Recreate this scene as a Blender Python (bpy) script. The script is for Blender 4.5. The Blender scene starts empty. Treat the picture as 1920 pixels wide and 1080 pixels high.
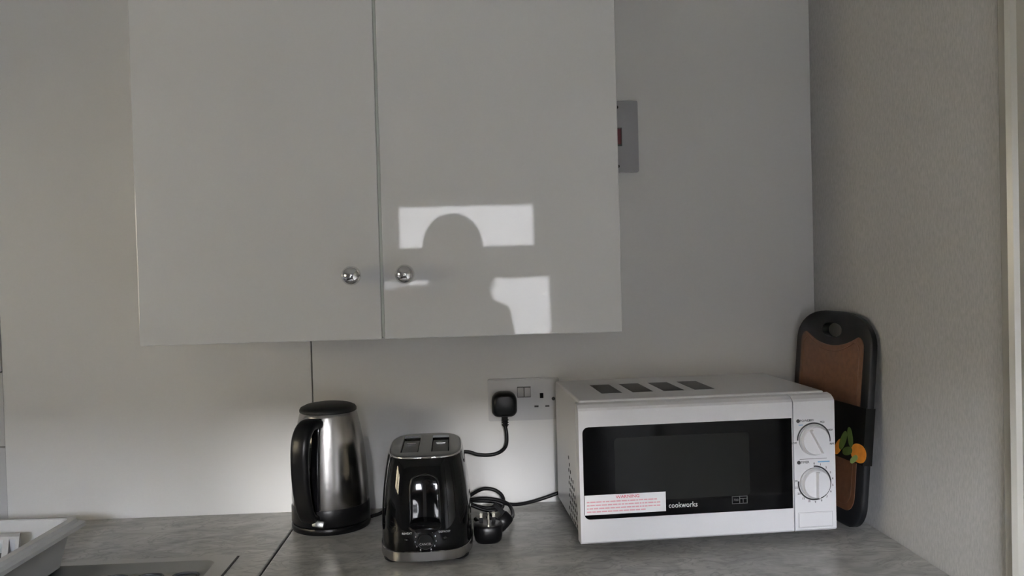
import bpy, bmesh, math, random
from mathutils import Vector, Matrix
random.seed(7)
sc = bpy.context.scene
C = sc.collection
PI = math.pi
R = math.radians

# ------------------------------------------------------------------ camera, sky, exposure
CAM = Vector((.552, -1.706, 1.375)); YAW, PITCH, ROLL = .0439, -.0196, -.0269; FPX = 1565.0
_f = Vector((math.sin(YAW)*math.cos(PITCH), math.cos(YAW)*math.cos(PITCH), math.sin(PITCH)))
_r0 = Vector((math.cos(YAW), -math.sin(YAW), 0)); _u0 = _r0.cross(_f)
_r = _r0*math.cos(ROLL) + _u0*math.sin(ROLL); _u = -_r0*math.sin(ROLL) + _u0*math.cos(ROLL)
cam_d = bpy.data.cameras.new('camera'); cam = bpy.data.objects.new('camera', cam_d); C.objects.link(cam)
cam.matrix_world = Matrix(((_r.x, _u.x, -_f.x, CAM.x), (_r.y, _u.y, -_f.y, CAM.y), (_r.z, _u.z, -_f.z, CAM.z), (0, 0, 0, 1)))
cam_d.sensor_fit = 'HORIZONTAL'; cam_d.sensor_width = 36.0; cam_d.lens = 36.0*FPX/1920; cam_d.clip_start = .01
sc.camera = cam

world = bpy.data.worlds.new('sky'); sc.world = world; world.use_nodes = True
bg = world.node_tree.nodes['Background']
bg.inputs[0].default_value = (.88, .91, 1.0, 1); bg.inputs[1].default_value = 105.0
sc.view_settings.view_transform = 'Standard'; sc.view_settings.look = 'None'
sc.view_settings.gamma = 1; sc.view_settings.use_curve_mapping = False
sc.view_settings.exposure = 0.78
sc.cycles.max_bounces = 12; sc.cycles.diffuse_bounces = 8; sc.cycles.glossy_bounces = 6; sc.cycles.transparent_max_bounces = 12
sc.cycles.sample_clamp_indirect = 6; sc.cycles.use_denoising = True

WY = -2.6          # inner face of the window wall behind the photographer
LX = -1.2          # inner face of the left wall
XR = 1.2557        # inner face of the right wall
CT = .9            # worktop height
CEIL = 2.25
W1 = (.04, .99, .70, 1.76)        # window opening in the front wall x0,x1,z0,z1
W2 = (-1.70, -.80, 1.18, 1.74)    # window opening in the left wall y0,y1,z0,z1
def portal(name, loc, rot, sx, sy):
    l = bpy.data.lights.new(name, 'AREA'); l.shape = 'RECTANGLE'; l.size = sx; l.size_y = sy; l.cycles.is_portal = True
    o = bpy.data.objects.new(name, l); C.objects.link(o); o.location = loc; o.rotation_euler = rot; return o
portal('window_portal', ((W1[0]+W1[1])/2, WY-.13, (W1[2]+W1[3])/2), (R(90), 0, 0), W1[1]-W1[0], W1[3]-W1[2])
portal('side_window_portal', (LX-.13, (W2[0]+W2[1])/2, (W2[2]+W2[3])/2), (R(90), 0, R(-90)), W2[1]-W2[0], W2[3]-W2[2])

sun_l = bpy.data.lights.new('hazy_sun', 'SUN'); sun_l.energy = 1.75; sun_l.angle = R(4.5); sun_l.color = (1.0, .985, .97)
sun = bpy.data.objects.new('hazy_sun', sun_l); C.objects.link(sun); sun.rotation_euler = Vector((-.048, 1, -.232)).to_track_quat('-Z', 'Y').to_euler()

# ------------------------------------------------------------------ materials
def nt(m): return m.node_tree.nodes, m.node_tree.links
def mat(name, col, rough=.5, metal=0., spec=.5, coat=0., bump=None, var=None, aniso=0.):
    """bump=(scale xyz, strength, distance); var=(scale, amount)"""
    m = bpy.data.materials.new(name); m.use_nodes = True
    N, L = nt(m); b = N['Principled BSDF']
    b.inputs['Base Color'].default_value = (*col, 1); b.inputs['Roughness'].default_value = rough
    b.inputs['Metallic'].default_value = metal; b.inputs['Specular IOR Level'].default_value = spec
    b.inputs['Coat Weight'].default_value = coat; b.inputs['Coat Roughness'].default_value = .03
    b.inputs['Anisotropic'].default_value = aniso
    if bump or var:
        tc = N.new('ShaderNodeTexCoord')
    if bump:
        mp = N.new('ShaderNodeMapping'); mp.inputs['Scale'].default_value = bump[0]; L.new(tc.outputs['Object'], mp.inputs[0])
        n = N.new('ShaderNodeTexNoise'); n.inputs['Scale'].default_value = 1; n.inputs['Detail'].default_value = 3; L.new(mp.outputs[0], n.inputs['Vector'])
        bp = N.new('ShaderNodeBump'); bp.inputs['Strength'].default_value = bump[1]; bp.inputs['Distance'].default_value = bump[2]
        L.new(n.outputs['Fac'], bp.inputs['Height']); L.new(bp.outputs[0], b.inputs['Normal'])
    if var:
        n = N.new('ShaderNodeTexNoise'); n.inputs['Scale'].default_value = var[0]; n.inputs['Detail'].default_value = 4; L.new(tc.outputs['Object'], n.inputs['Vector'])
        mx = N.new('ShaderNodeMix'); mx.data_type = 'RGBA'
        mx.inputs[6].default_value = (*[c*(1-var[1]) for c in col], 1); mx.inputs[7].default_value = (*[min(1, c*(1+var[1])) for c in col], 1)
        L.new(n.outputs['Fac'], mx.inputs[0]); L.new(mx.outputs[2], b.inputs['Base Color'])
    return m
M = {}
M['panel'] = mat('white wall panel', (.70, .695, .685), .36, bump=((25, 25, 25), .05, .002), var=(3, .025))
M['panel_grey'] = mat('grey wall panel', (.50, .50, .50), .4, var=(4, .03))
M['groove'] = mat('panel backing', (.20, .19, .17), .8)
M['plaster'] = mat('painted plaster', (.50, .495, .48), .8, var=(3, .03))
M['floor'] = mat('grey vinyl floor', (.10, .09, .08), .5, var=(8, .12))
M['gloss'] = mat('high gloss white door', (.62, .625, .635), .028, spec=.5, bump=((260, 260, 260), .012, .0006))
M['gloss_edge'] = mat('door edge', (.52, .55, .52), .25)
M['chrome'] = mat('chrome', (.72, .72, .73), .03, 1)
M['steel'] = mat('brushed steel', (.40, .39, .38), .24, 1, bump=((4, 4, 900), .03, .001))
M['steel_sink'] = mat('sink steel', (.42, .42, .40), .33, 1, bump=((300, 6, 6), .05, .001))
M['steel_dull'] = mat('dull steel', (.32, .33, .33), .35, 1)
M['carrier'] = mat('grey carrier metal', (.055, .058, .06), .45)
M['black_gloss'] = mat('gloss black plastic', (.003, .003, .0035), .05, spec=.28)
M['black'] = mat('satin black plastic', (.005, .005, .0055), .30, spec=.22)
M['black_soft'] = mat('matt black plastic', (.006, .006, .0065), .5, spec=.25)
M['rubber'] = mat('black rubber cord', (.005, .005, .006), .42, spec=.25)
M['brass'] = mat('plug pin metal', (.75, .72, .62), .22, 1)
M['white_paint'] = mat('white painted metal', (.68, .68, .69), .22, bump=((500, 500, 500), .03, .0004))
M['white_plastic'] = mat('white appliance plastic', (.68, .675, .69), .30)
M['socket_white'] = mat('socket white plastic', (.54, .54, .545), .28)
M['switch_grey'] = mat('grey switch plate', (.42, .42, .43), .35)
M['isolator'] = mat('dark grey switch plate', (.30, .30, .31), .4)
M['red'] = mat('red rocker', (.08, .002, .008), .3)
M['dark'] = mat('dark recess', (.012, .012, .012), .7)
M['vent'] = mat('vent mesh grey', (.075, .075, .075), .7)
M['ink'] = mat('black print', (.02, .02, .022), .6)
M['ink_blue'] = mat('pale blue print', (.16, .38, .60), .6)
M['ink_red'] = mat('red print', (.62, .05, .10), .6)
M['ink_pink'] = mat('pink print', (.72, .38, .42), .6)
M['ink_white'] = mat('pale print', (.55, .55, .55), .5)
M['ink_dim'] = mat('dim grey print', (.10, .10, .10), .5)
M['sticker'] = mat('white sticker', (.80, .79, .80), .5)
M['glass_black'] = mat('black oven glass', (.002, .002, .0024), .08, spec=.12)
M['oven_window'] = mat('dark meshed oven window', (.0075, .008, .0077), .14, spec=.14)
M['rack'] = mat('white drainer plastic', (.42, .43, .445), .35)
M['rack_grey'] = mat('grey drainer plastic', (.40, .405, .40), .4)
M['upvc'] = mat('white window frame', (.62, .62, .62), .4)
M['trim'] = mat('cream gloss trim', (.36, .35, .315), .25)
M['door'] = mat('white door', (.55, .54, .5), .35)
M['board_black'] = mat('black board rim', (.006, .0065, .008), .5, spec=.25, bump=((400, 400, 400), .1, .0005))
M['sleeve'] = mat('black card sleeve', (.004, .004, .004), .5, spec=.2)
M['orange'] = mat('orange print', (.75, .26, .03), .5, var=(60, .35))
M['leaf'] = mat('green print', (.09, .14, .03), .5, var=(80, .4))
M['leaf_light'] = mat('light green print', (.30, .42, .14), .5, var=(80, .3))
M['skin'] = mat('skin', (.50, .30, .22), .5)
M['hair'] = mat('dark hair', (.02, .015, .012), .5)
M['cloth'] = mat('dark cloth', (.03, .03, .035), .85)
M['ground'] = mat('outside ground', (.09, .09, .08), .9, var=(1, .2))
M['render_wall'] = mat('outside wall', (.24, .235, .23), .9, var=(1, .06))
M['sandstone'] = mat('sandy brick', (.25, .205, .125), .9, var=(3, .1))
M['roof'] = mat('outside roof', (.12, .10, .09), .9)

def marble():
    m = bpy.data.materials.new('marble laminate'); m.use_nodes = True; N, L = nt(m); b = N['Principled BSDF']
    tc = N.new('ShaderNodeTexCoord'); mp = N.new('ShaderNodeMapping'); mp.inputs['Rotation'].default_value = (0, 0, R(-28)); mp.inputs['Scale'].default_value = (4.5, 9.0, 5)
    L.new(tc.outputs['Object'], mp.inputs[0])
    n1 = N.new('ShaderNodeTexNoise'); n1.inputs['Scale'].default_value = 2.2; n1.inputs['Detail'].default_value = 7; n1.inputs['Roughness'].default_value = .62; n1.inputs['Distortion'].default_value = 1.1
    L.new(mp.outputs[0], n1.inputs['Vector'])
    cr = N.new('ShaderNodeValToRGB'); e = cr.color_ramp.elements
    e[0].position = .33; e[0].color = (.24, .237, .222, 1); e[1].position = .66; e[1].color = (.47, .465, .44, 1)
    L.new(n1.outputs['Fac'], cr.inputs[0])
    n2 = N.new('ShaderNodeTexNoise'); n2.inputs['Scale'].default_value = 3.0; n2.inputs['Detail'].default_value = 5; n2.inputs['Distortion'].default_value = 1.6
    L.new(mp.outputs[0], n2.inputs['Vector'])
    ab = N.new('ShaderNodeMath'); ab.operation = 'SUBTRACT'; ab.inputs[1].default_value = .5; L.new(n2.outputs['Fac'], ab.inputs[0])
    ab2 = N.new('ShaderNodeMath'); ab2.operation = 'ABSOLUTE'; L.new(ab.outputs[0], ab2.inputs[0])
    r2 = N.new('ShaderNodeMapRange'); r2.inputs[1].default_value = 0; r2.inputs[2].default_value = .045; r2.inputs[3].default_value = .95; r2.inputs[4].default_value = 0; L.new(ab2.outputs[0], r2.inputs[0])
    n3 = N.new('ShaderNodeTexNoise'); n3.inputs['Scale'].default_value = 4; L.new(tc.outputs['Object'], n3.inputs['Vector'])
    mm = N.new('ShaderNodeMath'); mm.operation = 'MULTIPLY'; L.new(r2.outputs[0], mm.inputs[0]); L.new(n3.outputs['Fac'], mm.inputs[1])
    mx = N.new('ShaderNodeMix'); mx.data_type = 'RGBA'; L.new(mm.outputs[0], mx.inputs[0]); L.new(cr.outputs[0], mx.inputs[6]); mx.inputs[7].default_value = (.14, .135, .125, 1)
    L.new(mx.outputs[2], b.inputs['Base Color']); b.inputs['Roughness'].default_value = .32
    return m
M['marble'] = marble()

def wallpaper():
    m = bpy.data.materials.new('woven wallpaper'); m.use_nodes = True; N, L = nt(m); b = N['Principled BSDF']
    tc = N.new('ShaderNodeTexCoord'); mp = N.new('ShaderNodeMapping'); mp.inputs['Scale'].default_value = (320, 320, 95); L.new(tc.outputs['Object'], mp.inputs[0])
    n = N.new('ShaderNodeTexNoise'); n.inputs['Scale'].default_value = 1; n.inputs['Detail'].default_value = 4; n.inputs['Roughness'].default_value = .6; L.new(mp.outputs[0], n.inputs['Vector'])
    cr = N.new('ShaderNodeValToRGB'); e = cr.color_ramp.elements
    e[0].position = .3; e[0].color = (.39, .387, .375, 1); e[1].position = .7; e[1].color = (.50, .495, .48, 1)
    L.new(n.outputs['Fac'], cr.inputs[0]); L.new(cr.outputs[0], b.inputs['Base Color'])
    bp = N.new('ShaderNodeBump'); bp.inputs['Strength'].default_value = .35; bp.inputs['Distance'].default_value = .0014
    L.new(n.outputs['Fac'], bp.inputs['Height']); L.new(bp.outputs[0], b.inputs['Normal']); b.inputs['Roughness'].default_value = .75
    return m
M['wallpaper'] = wallpaper()

def wood():
    m = bpy.data.materials.new('brown board wood'); m.use_nodes = True; N, L = nt(m); b = N['Principled BSDF']
    tc = N.new('ShaderNodeTexCoord'); mp = N.new('ShaderNodeMapping'); mp.inputs['Scale'].default_value = (90, 90, 5); L.new(tc.outputs['Object'], mp.inputs[0])
    n = N.new('ShaderNodeTexNoise'); n.inputs['Scale'].default_value = 1; n.inputs['Detail'].default_value = 5; L.new(mp.outputs[0], n.inputs['Vector'])
    cr = N.new('ShaderNodeValToRGB'); e = cr.color_ramp.elements
    e[0].position = .3; e[0].color = (.085, .036, .018, 1); e[1].position = .75; e[1].color = (.135, .060, .030, 1)
    L.new(n.outputs['Fac'], cr.inputs[0]); L.new(cr.outputs[0], b.inputs['Base Color']); b.inputs['Roughness'].default_value = .45
    return m
M['wood'] = wood()

def pane():
    m = bpy.data.materials.new('window glass'); m.use_nodes = True; N, L = nt(m)
    N.remove(N['Principled BSDF']); t = N.new('ShaderNodeBsdfTransparent'); g = N.new('ShaderNodeBsdfGlossy'); g.inputs['Roughness'].default_value = .02
    fr = N.new('ShaderNodeFresnel'); fr.inputs[0].default_value = 1.25; mx = N.new('ShaderNodeMixShader')
    L.new(fr.outputs[0], mx.inputs[0]); L.new(t.outputs[0], mx.inputs[1]); L.new(g.outputs[0], mx.inputs[2])
    L.new(mx.outputs[0], N['Material Output'].inputs[0]); return m
M['pane'] = pane()

# ------------------------------------------------------------------ mesh helpers
def obj(name, bm, m, parent=None, loc=None, rot=None, smooth=None):
    me = bpy.data.meshes.new(name); bm.normal_update(); bm.to_mesh(me); bm.free()
    o = bpy.data.objects.new(name, me); C.objects.link(o)
    if m is not None: me.materials.append(M[m] if isinstance(m, str) else m)
    if parent is not None: o.parent = parent
    if loc is not None: o.location = loc
    if rot is not None: o.rotation_euler = rot
    if smooth is not None:
        for p in me.polygons: p.use_smooth = True
        me.set_sharp_from_angle(angle=R(smooth))
    return o
def thing(name, label, cat, loc=(0, 0, 0), rz=0, group=None):
    o = bpy.data.objects.new(name, None); C.objects.link(o); o.location = loc; o.rotation_euler = (0, 0, rz); o.empty_display_size = .05
    o['label'] = label; o['category'] = cat
    if group: o['group'] = group
    return o
def tag(o, label, cat, group=None):
    o['label'] = label; o['category'] = cat
    if group: o['group'] = group
    return o
def struct(o, label=None):
    o['kind'] = 'structure'
    if label: o['label'] = label
    return o
def box(bm, x0, x1, y0, y1, z0, z1, bev=0., seg=2):
    r = bmesh.ops.create_cube(bm, size=1); vs = r['verts']
    for v in vs: v.co = Vector((x0+(v.co.x+.5)*(x1-x0), y0+(v.co.y+.5)*(y1-y0), z0+(v.co.z+.5)*(z1-z0)))
    if bev > 0:
        es = list({e for v in vs for e in v.link_edges})
        bmesh.ops.bevel(bm, geom=es, offset=bev, segments=seg, profile=.5, affect='EDGES')
    return bm
def bx(*a, **k): return box(bmesh.new(), *a, **k)
def lathe(bm, prof, seg=48, cx=0, cy=0, caps=True):
    rings = []
    for r, z in prof:
        if r < 1e-6: rings.append([bm.verts.new((cx, cy, z))])
        else: rings.append([bm.verts.new((cx+r*math.cos(2*PI*i/seg), cy+r*math.sin(2*PI*i/seg), z)) for i in range(seg)])
    for a, b in zip(rings, rings[1:]):
        for i in range(seg):
            j = (i+1) % seg
            if len(a) == 1 and len(b) == 1: continue
            if len(a) == 1: bm.faces.new((a[0], b[j], b[i]))
            elif len(b) == 1: bm.faces.new((a[i], a[j], b[0]))
            else: bm.faces.new((a[i], a[j], b[j], b[i]))
    if caps:
        if len(rings[0]) > 1: bm.faces.new(rings[0][::-1])
        if len(rings[-1]) > 1: bm.faces.new(rings[-1])
    return bm
def catmull(pts, n=8):
    P = [Vector(p) for p in pts]; P = [2*P[0]-P[1]] + P + [2*P[-1]-P[-2]]; out = []
    for i in range(1, len(P)-2):
        a, b, c, d = P[i-1], P[i], P[i+1], P[i+2]
        for k in range(n):
            t = k/n
            out.append(.5*((2*b) + (c-a)*t + (2*a-5*b+4*c-d)*t*t + (3*b-a-3*c+d)*t**3))
    out.append(P[-2]); return out
def tube(bm, pts, rad, seg=8, smooth_n=0, closed=False):
    P = catmull(pts, smooth_n) if smooth_n else [Vector(p) for p in pts]
    rads = rad if isinstance(rad, (list, tuple)) else [rad]*len(P)
    if len(rads) != len(P):
        rads = [rads[min(len(rads)-1, int(i*len(rads)/len(P)))] for i in range(len(P))]
    rings = []; up = None
    for i, p in enumerate(P):
        if closed: d = P[(i+1) % len(P)]-P[i-1]
        else: d = (P[min(i+1, len(P)-1)]-P[max(i-1, 0)])
        d.normalize()
        if up is None:
            up = Vector((0, 0, 1)) if abs(d.z) < .9 else Vector((1, 0, 0))
        x = d.cross(up); x.normalize(); y = x.cross(d); up = y
        rings.append([bm.verts.new(p + (x*math.cos(2*PI*k/seg)+y*math.sin(2*PI*k/seg))*rads[i]) for k in range(seg)])
    n = len(rings)
    for i in range(n if closed else n-1):
        a, b = rings[i], rings[(i+1) % n]
        for k in range(seg): bm.faces.new((a[k], a[(k+1) % seg], b[(k+1) % seg], b[k]))
    if not closed: bm.faces.new(rings[0][::-1]); bm.faces.new(rings[-1])
    return bm
def prism(bm, poly, y0, y1, plane='xz'):
    """extrude a polygon; plane xz extrudes along y, xy along z"""
    f = (lambda a, b, c: (a, c, b)) if plane == 'xz' else (lambda a, b, c: (a, b, c))
    A = [bm.verts.new(f(a, b, y0)) for a, b in poly]; B = [bm.verts.new(f(a, b, y1)) for a, b in poly]; n = len(poly)
    bm.faces.new(A); bm.faces.new(B[::-1])
    for i in range(n): bm.faces.new((A[i], B[i], B[(i+1) % n], A[(i+1) % n]))
    bmesh.ops.recalc_face_normals(bm, faces=bm.faces[:]); return bm
def rrect(x0, x1, z0, z1, r, n=6):
    if not isinstance(r, (list, tuple)): r = [r]*4      # order: bl, br, tr, tl
    out = []
    for (cx, cz, a, rr) in ((x0+r[0], z0+r[0], 180, r[0]), (x1-r[1], z0+r[1], 270, r[1]), (x1-r[2], z1-r[2], 0, r[2]), (x0+r[3], z1-r[3], 90, r[3])):
        for k in range(n+1):
            t = R(a+90*k/n); out.append((cx+rr*math.cos(t), cz+rr*math.sin(t)))
    return out
def sup(a, b, p=4., n=64):
    out = []
    for i in range(n):
        t = 2*PI*i/n; c, s = math.cos(t), math.sin(t)
        out.append((a*math.copysign(abs(c)**(2/p), c), b*math.copysign(abs(s)**(2/p), s)))
    return out
def loft(bm, sections, caps=True):
    rings = [[bm.verts.new(p) for p in s] for s in sections]; n = len(rings[0])
    for a, b in zip(rings, rings[1:]):
        for i in range(n): bm.faces.new((a[i], a[(i+1) % n], b[(i+1) % n], b[i]))
    if caps: bm.faces.new(rings[0][::-1]); bm.faces.new(rings[-1])
    bmesh.ops.recalc_face_normals(bm, faces=bm.faces[:]); return bm
def arc_band(bm, cx, cz, r0, r1, a0, a1, y0, y1, n=40):
    poly = [(cx+r1*math.cos(R(a0+(a1-a0)*i/n)), cz+r1*math.sin(R(a0+(a1-a0)*i/n))) for i in range(n+1)]
    poly += [(cx+r0*math.cos(R(a1+(a0-a1)*i/n)), cz+r0*math.sin(R(a1+(a0-a1)*i/n))) for i in range(n+1)]
    # build as quads so the concave outline stays clean
    A = []
    for i in range(n+1):
        t = R(a0+(a1-a0)*i/n); A.append([bm.verts.new((cx+r*math.cos(t), y, cz+r*math.sin(t))) for r in (r0, r1) for y in (y0, y1)])
    for p, q in zip(A, A[1:]):
        for i, j in ((0, 1), (1, 3), (3, 2), (2, 0)): bm.faces.new((p[i], p[j], q[j], q[i]))
    for p in (A[0], A[-1]): bm.faces.new((p[0], p[1], p[3], p[2]))
    bmesh.ops.recalc_face_normals(bm, faces=bm.faces[:]); return bm
def text(name, s, size, m, parent, loc, rot, align='CENTER', depth=.0002, sx=1.):
    cu = bpy.data.curves.new(name, 'FONT'); cu.body = s; cu.size = size; cu.align_x = align; cu.align_y = 'CENTER'; cu.extrude = depth; cu.resolution_u = 2
    t = bpy.data.objects.new(name, cu); C.objects.link(t)
    me = bpy.data.meshes.new_from_object(t.evaluated_get(bpy.context.evaluated_depsgraph_get()))
    bpy.data.objects.remove(t); bpy.data.curves.remove(cu)
    me.materials.clear(); me.materials.append(M[m]); me.name = name
    o = bpy.data.objects.new(name, me); C.objects.link(o); o.parent = parent; o.location = loc; o.rotation_euler = rot; o.scale = (sx, 1, 1); return o
def cut(o, bms):
    """boolean-subtract closed bmeshes (in o's local space) from o"""
    mods = []; tmp = []
    for b in bms:
        me = bpy.data.meshes.new('cutter'); bmesh.ops.recalc_face_normals(b, faces=b.faces[:]); b.to_mesh(me); b.free()
        c = bpy.data.objects.new('cutter', me); C.objects.link(c); tmp.append(c)
    keep = (o.parent, o.location.copy(), o.rotation_euler.copy()); o.parent = None; o.location = (0, 0, 0); o.rotation_euler = (0, 0, 0)
    for c in tmp:
        md = o.modifiers.new('cut', 'BOOLEAN'); md.operation = 'DIFFERENCE'; md.solver = 'EXACT'; md.object = c
    dg = bpy.context.evaluated_depsgraph_get(); dg.update()
    me = bpy.data.meshes.new_from_object(o.evaluated_get(dg)); o.modifiers.clear(); old = o.data; o.data = me; me.name = o.name; bpy.data.meshes.remove(old)
    for c in tmp:
        d = c.data; bpy.data.objects.remove(c); bpy.data.meshes.remove(d)
    o.parent, o.location, o.rotation_euler = keep[0], keep[1], keep[2]; return o
def copy_tree(o, parent=None):
    c = o.copy(); C.objects.link(c); c.parent = parent
    for ch in [k for k in bpy.data.objects if k.parent == o]: copy_tree(ch, c)
    return c

# ------------------------------------------------------------------ the room
struct(obj('floor', bx(LX-.1, XR+.1, WY-.1, .1, -.06, 0), 'floor'))
struct(obj('ceiling', bx(LX-.1, XR+.1, WY-.1, .1, CEIL, CEIL+.06), 'plaster'))
wb = struct(obj('wall_back', bx(LX-.1, XR+.1, .012, .1, 0, CEIL), 'groove'))
SEAM, LSEAM = .2163, -.3965
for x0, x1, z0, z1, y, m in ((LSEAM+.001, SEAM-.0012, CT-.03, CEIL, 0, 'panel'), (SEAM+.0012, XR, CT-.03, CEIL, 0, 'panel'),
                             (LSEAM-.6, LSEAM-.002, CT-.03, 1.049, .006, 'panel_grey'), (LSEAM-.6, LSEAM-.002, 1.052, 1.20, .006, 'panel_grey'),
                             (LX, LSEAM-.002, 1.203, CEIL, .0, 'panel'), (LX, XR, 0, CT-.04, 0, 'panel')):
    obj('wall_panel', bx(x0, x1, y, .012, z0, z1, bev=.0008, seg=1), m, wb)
TY = -.634
struct(obj('wall_right', bx(XR, XR+.1, TY, .1, 0, CEIL), 'wallpaper'))
struct(obj('wall_right', bx(XR, XR+.1, WY-.1, TY-.95, 0, CEIL), 'wallpaper'))
struct(obj('wall_right', bx(XR, XR+.1, TY-.95, TY, 2.03, CEIL), 'wallpaper'))
t1 = bmesh.new(); prism(t1, [(XR+.02, TY), (XR-.010, TY), (XR-.012, TY-.004), (XR-.012, TY-.022), (XR-.018, TY-.026), (XR-.022, TY-.032), (XR-.018, TY-.038), (XR-.012, TY-.041), (XR-.012, TY-.068), (XR+.02, TY-.07)], 0, 2.05, 'xy')
struct(obj('trim_1', t1, 'trim'), 'cream gloss painted door frame strip at the end of the grey wall')
d1 = struct(obj('door_1', bx(XR+.03, XR+.07, TY-.95, TY-.07, 0, 2.03), 'door'))
dh = bmesh.new(); tube(dh, [(XR+.03, TY-.86, 1.0), (XR-.02, TY-.86, 1.0), (XR-.02, TY-.75, 1.0)], .009, 10); obj('door_handle', dh, 'chrome', d1)
# window wall behind the photographer
def wall_with_openings(name, axis, at, thick, a0, a1, ops):
    t0, t1 = sorted((at, at+thick)); f = fx if axis == 'x' else fy
    return struct(obj(name, frame(bmesh.new(), f, a0, a1, 0, CEIL, ops, t0, t1), 'plaster'))
def frame(bm, f, u0, u1, z0, z1, holes, d0, d1):
    """flat frame (outer rect minus list of holes stacked/side by side) as boxes on a grid"""
    us = sorted({u0, u1, *[h[0] for h in holes], *[h[1] for h in holes]}); zs = sorted({z0, z1, *[h[2] for h in holes], *[h[3] for h in holes]})
    for a, b in zip(us, us[1:]):
        for c, d in zip(zs, zs[1:]):
            mu, mz = (a+b)/2, (c+d)/2
            if any(h[0] < mu < h[1] and h[2] < mz < h[3] for h in holes): continue
            f(bm, a, b, d0, d1, c, d)
    bmesh.ops.remove_doubles(bm, verts=bm.verts[:], dist=1e-5); return bm
fx = lambda bm, a, b, d0, d1, c, d: box(bm, a, b, d0, d1, c, d)
fy = lambda bm, a, b, d0, d1, c, d: box(bm, d0, d1, a, b, c, d)
wall_with_openings('wall_front', 'x', WY, -.16, LX-.1, XR+.1, [W1])
wall_with_openings('wall_left', 'y', LX, -.16, WY-.1, .1, [W2])
h1 = [(.222, .820, 1.492, 1.674), (.14, .885, .80, 1.347)]
w1 = struct(obj('window_1', frame(bmesh.new(), fx, W1[0], W1[1], W1[2], W1[3], h1, WY-.10, WY-.04), 'upvc'))
for h in h1: obj('pane', bx(h[0]-.01, h[1]+.01, WY-.076, WY-.070, h[2]-.01, h[3]+.01), 'pane', w1)
hb = bmesh.new(); box(hb, .245, .275, WY-.04, WY-.02, 1.40, 1.46, .004); obj('window_handle', hb, 'upvc', w1)
obj('window_sill', bx(W1[0]-.04, W1[1]+.04, WY-.04, WY+.05, W1[2]-.025, W1[2]+.002, bev=.004), 'upvc', w1)
ym = (W2[0]+W2[1])/2
h2 = [(W2[0]+.06, ym-.03, W2[2]+.06, W2[3]-.06), (ym+.03, W2[1]-.06, W2[2]+.06, W2[3]-.06)]
w2 = struct(obj('window_2', frame(bmesh.new(), fy, W2[0], W2[1], W2[2], W2[3], h2, LX-.10, LX-.04), 'upvc'))
for h in h2: obj('pane', bx(LX-.076, LX-.070, h[0]-.01, h[1]+.01, h[2]-.01, h[3]+.01), 'pane', w2)
obj('window_sill', bx(LX-.04, LX+.05, W2[0]-.04, W2[1]+.04, W2[2]-.025, W2[2]+.002, bev=.004), 'upvc', w2)
# outside
g = obj('ground', bx(-30, 30, -40, 12, -.75, -.45), 'ground'); g['kind'] = 'structure'
n = thing('neighbour_house', 'pale rendered flat-roofed building across from the window', 'building', (1.0, -13.5, -.45))
obj('wall', bx(-14, 14, -3, 3, 0, 3.58), 'render_wall', n)
obj('roof', bx(-14.2, 14.2, -3.2, 3.1, 3.58, 3.7), 'roof', n)
for wx in (-9, -6, -2.5, 1.4, 4.5, 8):
    f = obj('window', bx(wx, wx+1.2, 3, 3.05, 1.0, 2.1), 'upvc', n); obj('pane', bx(wx+.08, wx+1.12, 3.04, 3.06, 1.08, 2.02), 'dark', f)
aw = thing('added_sky_block_wall', 'added unseen tall sandy brick wall blocking sky light at the side window', 'wall', (-5.6, -1.5, -.45))  # unseen wall, added to block sky light and bounce a warm tone indoors
obj('wall', bx(-.15, .15, -7, 6, 0, 6.6), 'sandstone', aw)
obj('coping', bx(-.2, .2, -7, 6, 6.6, 6.7), 'render_wall', aw)

# ------------------------------------------------------------------ worktops, base units, sink
JX = .1945
def worktop(x0, x1, label):
    return tag(obj('worktop', bx(x0, x1, -.62, -.0005, CT-.038, CT, bev=.003), 'marble'), label, 'worktop')
wt_r = worktop(JX+.0012, XR-.001, 'grey marble-patterned worktop under the kettle, toaster and microwave')
wt_l = worktop(LX+.001, JX-.0012, 'grey marble-patterned worktop around the sink drainer')
SK = (-.95, .134, -.545, -.262)   # sink outer rectangle x0,x1,y0,y1
SR = (-.47, .104, -.50, -.281)    # recessed draining tray
cut(wt_l, [prism(bmesh.new(), rrect(SK[0]+.008, SK[1]-.008, SK[2]+.008, SK[3]-.008, .03), CT-.2, CT+.1, 'xy')])
jb = bmesh.new(); box(jb, JX-.0011, JX+.0011, -.615, -.002, CT-.03, CT-.0006)
obj('joint_strip', jb, 'dark', wt_r)
def base_unit(x0, x1, label):
    t = thing('base_cabinet', label, 'cabinet', ((x0+x1)/2, -.29, 0)); w = (x1-x0)/2
    b = bmesh.new(); box(b, -w+.001, w-.001, -.25, -.232, .12, .855); box(b, -w+.001, -w+.019, -.27, .28, .12, CT-.039); box(b, w-.019, w-.001, -.27, .28, .12, CT-.039)
    box(b, -w+.019, w-.019, -.25, .28, .12, .138); box(b, -w+.019, w-.019, .262, .28, .138, .855); obj('body', b, 'plaster', t)
    obj('plinth', bx(-w+.001, w-.001, -.22, -.2, 0, .12), 'gloss_edge', t)
    for s in (-1, 1):
        d = obj('door', bx(min(0, s*(w-.002))+.001, max(0, s*(w-.002))-.001, -.289, -.271, .13, .85, bev=.002), 'gloss', t)
        k = bmesh.new(); lathe(k, [(.006, 0), (.006, .012), (.015, .018), (.016, .026), (.0, .034)], 16); ko = obj('knob', k, 'chrome', d, (s*.04, -.289, .78), (R(90), 0, 0), 40)
base_unit(JX+.002, XR-.003, 'white gloss base cabinet under the worktop with the microwave')
base_unit(-.95, JX-.002, 'white gloss base cabinet under the sink drainer')
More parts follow.
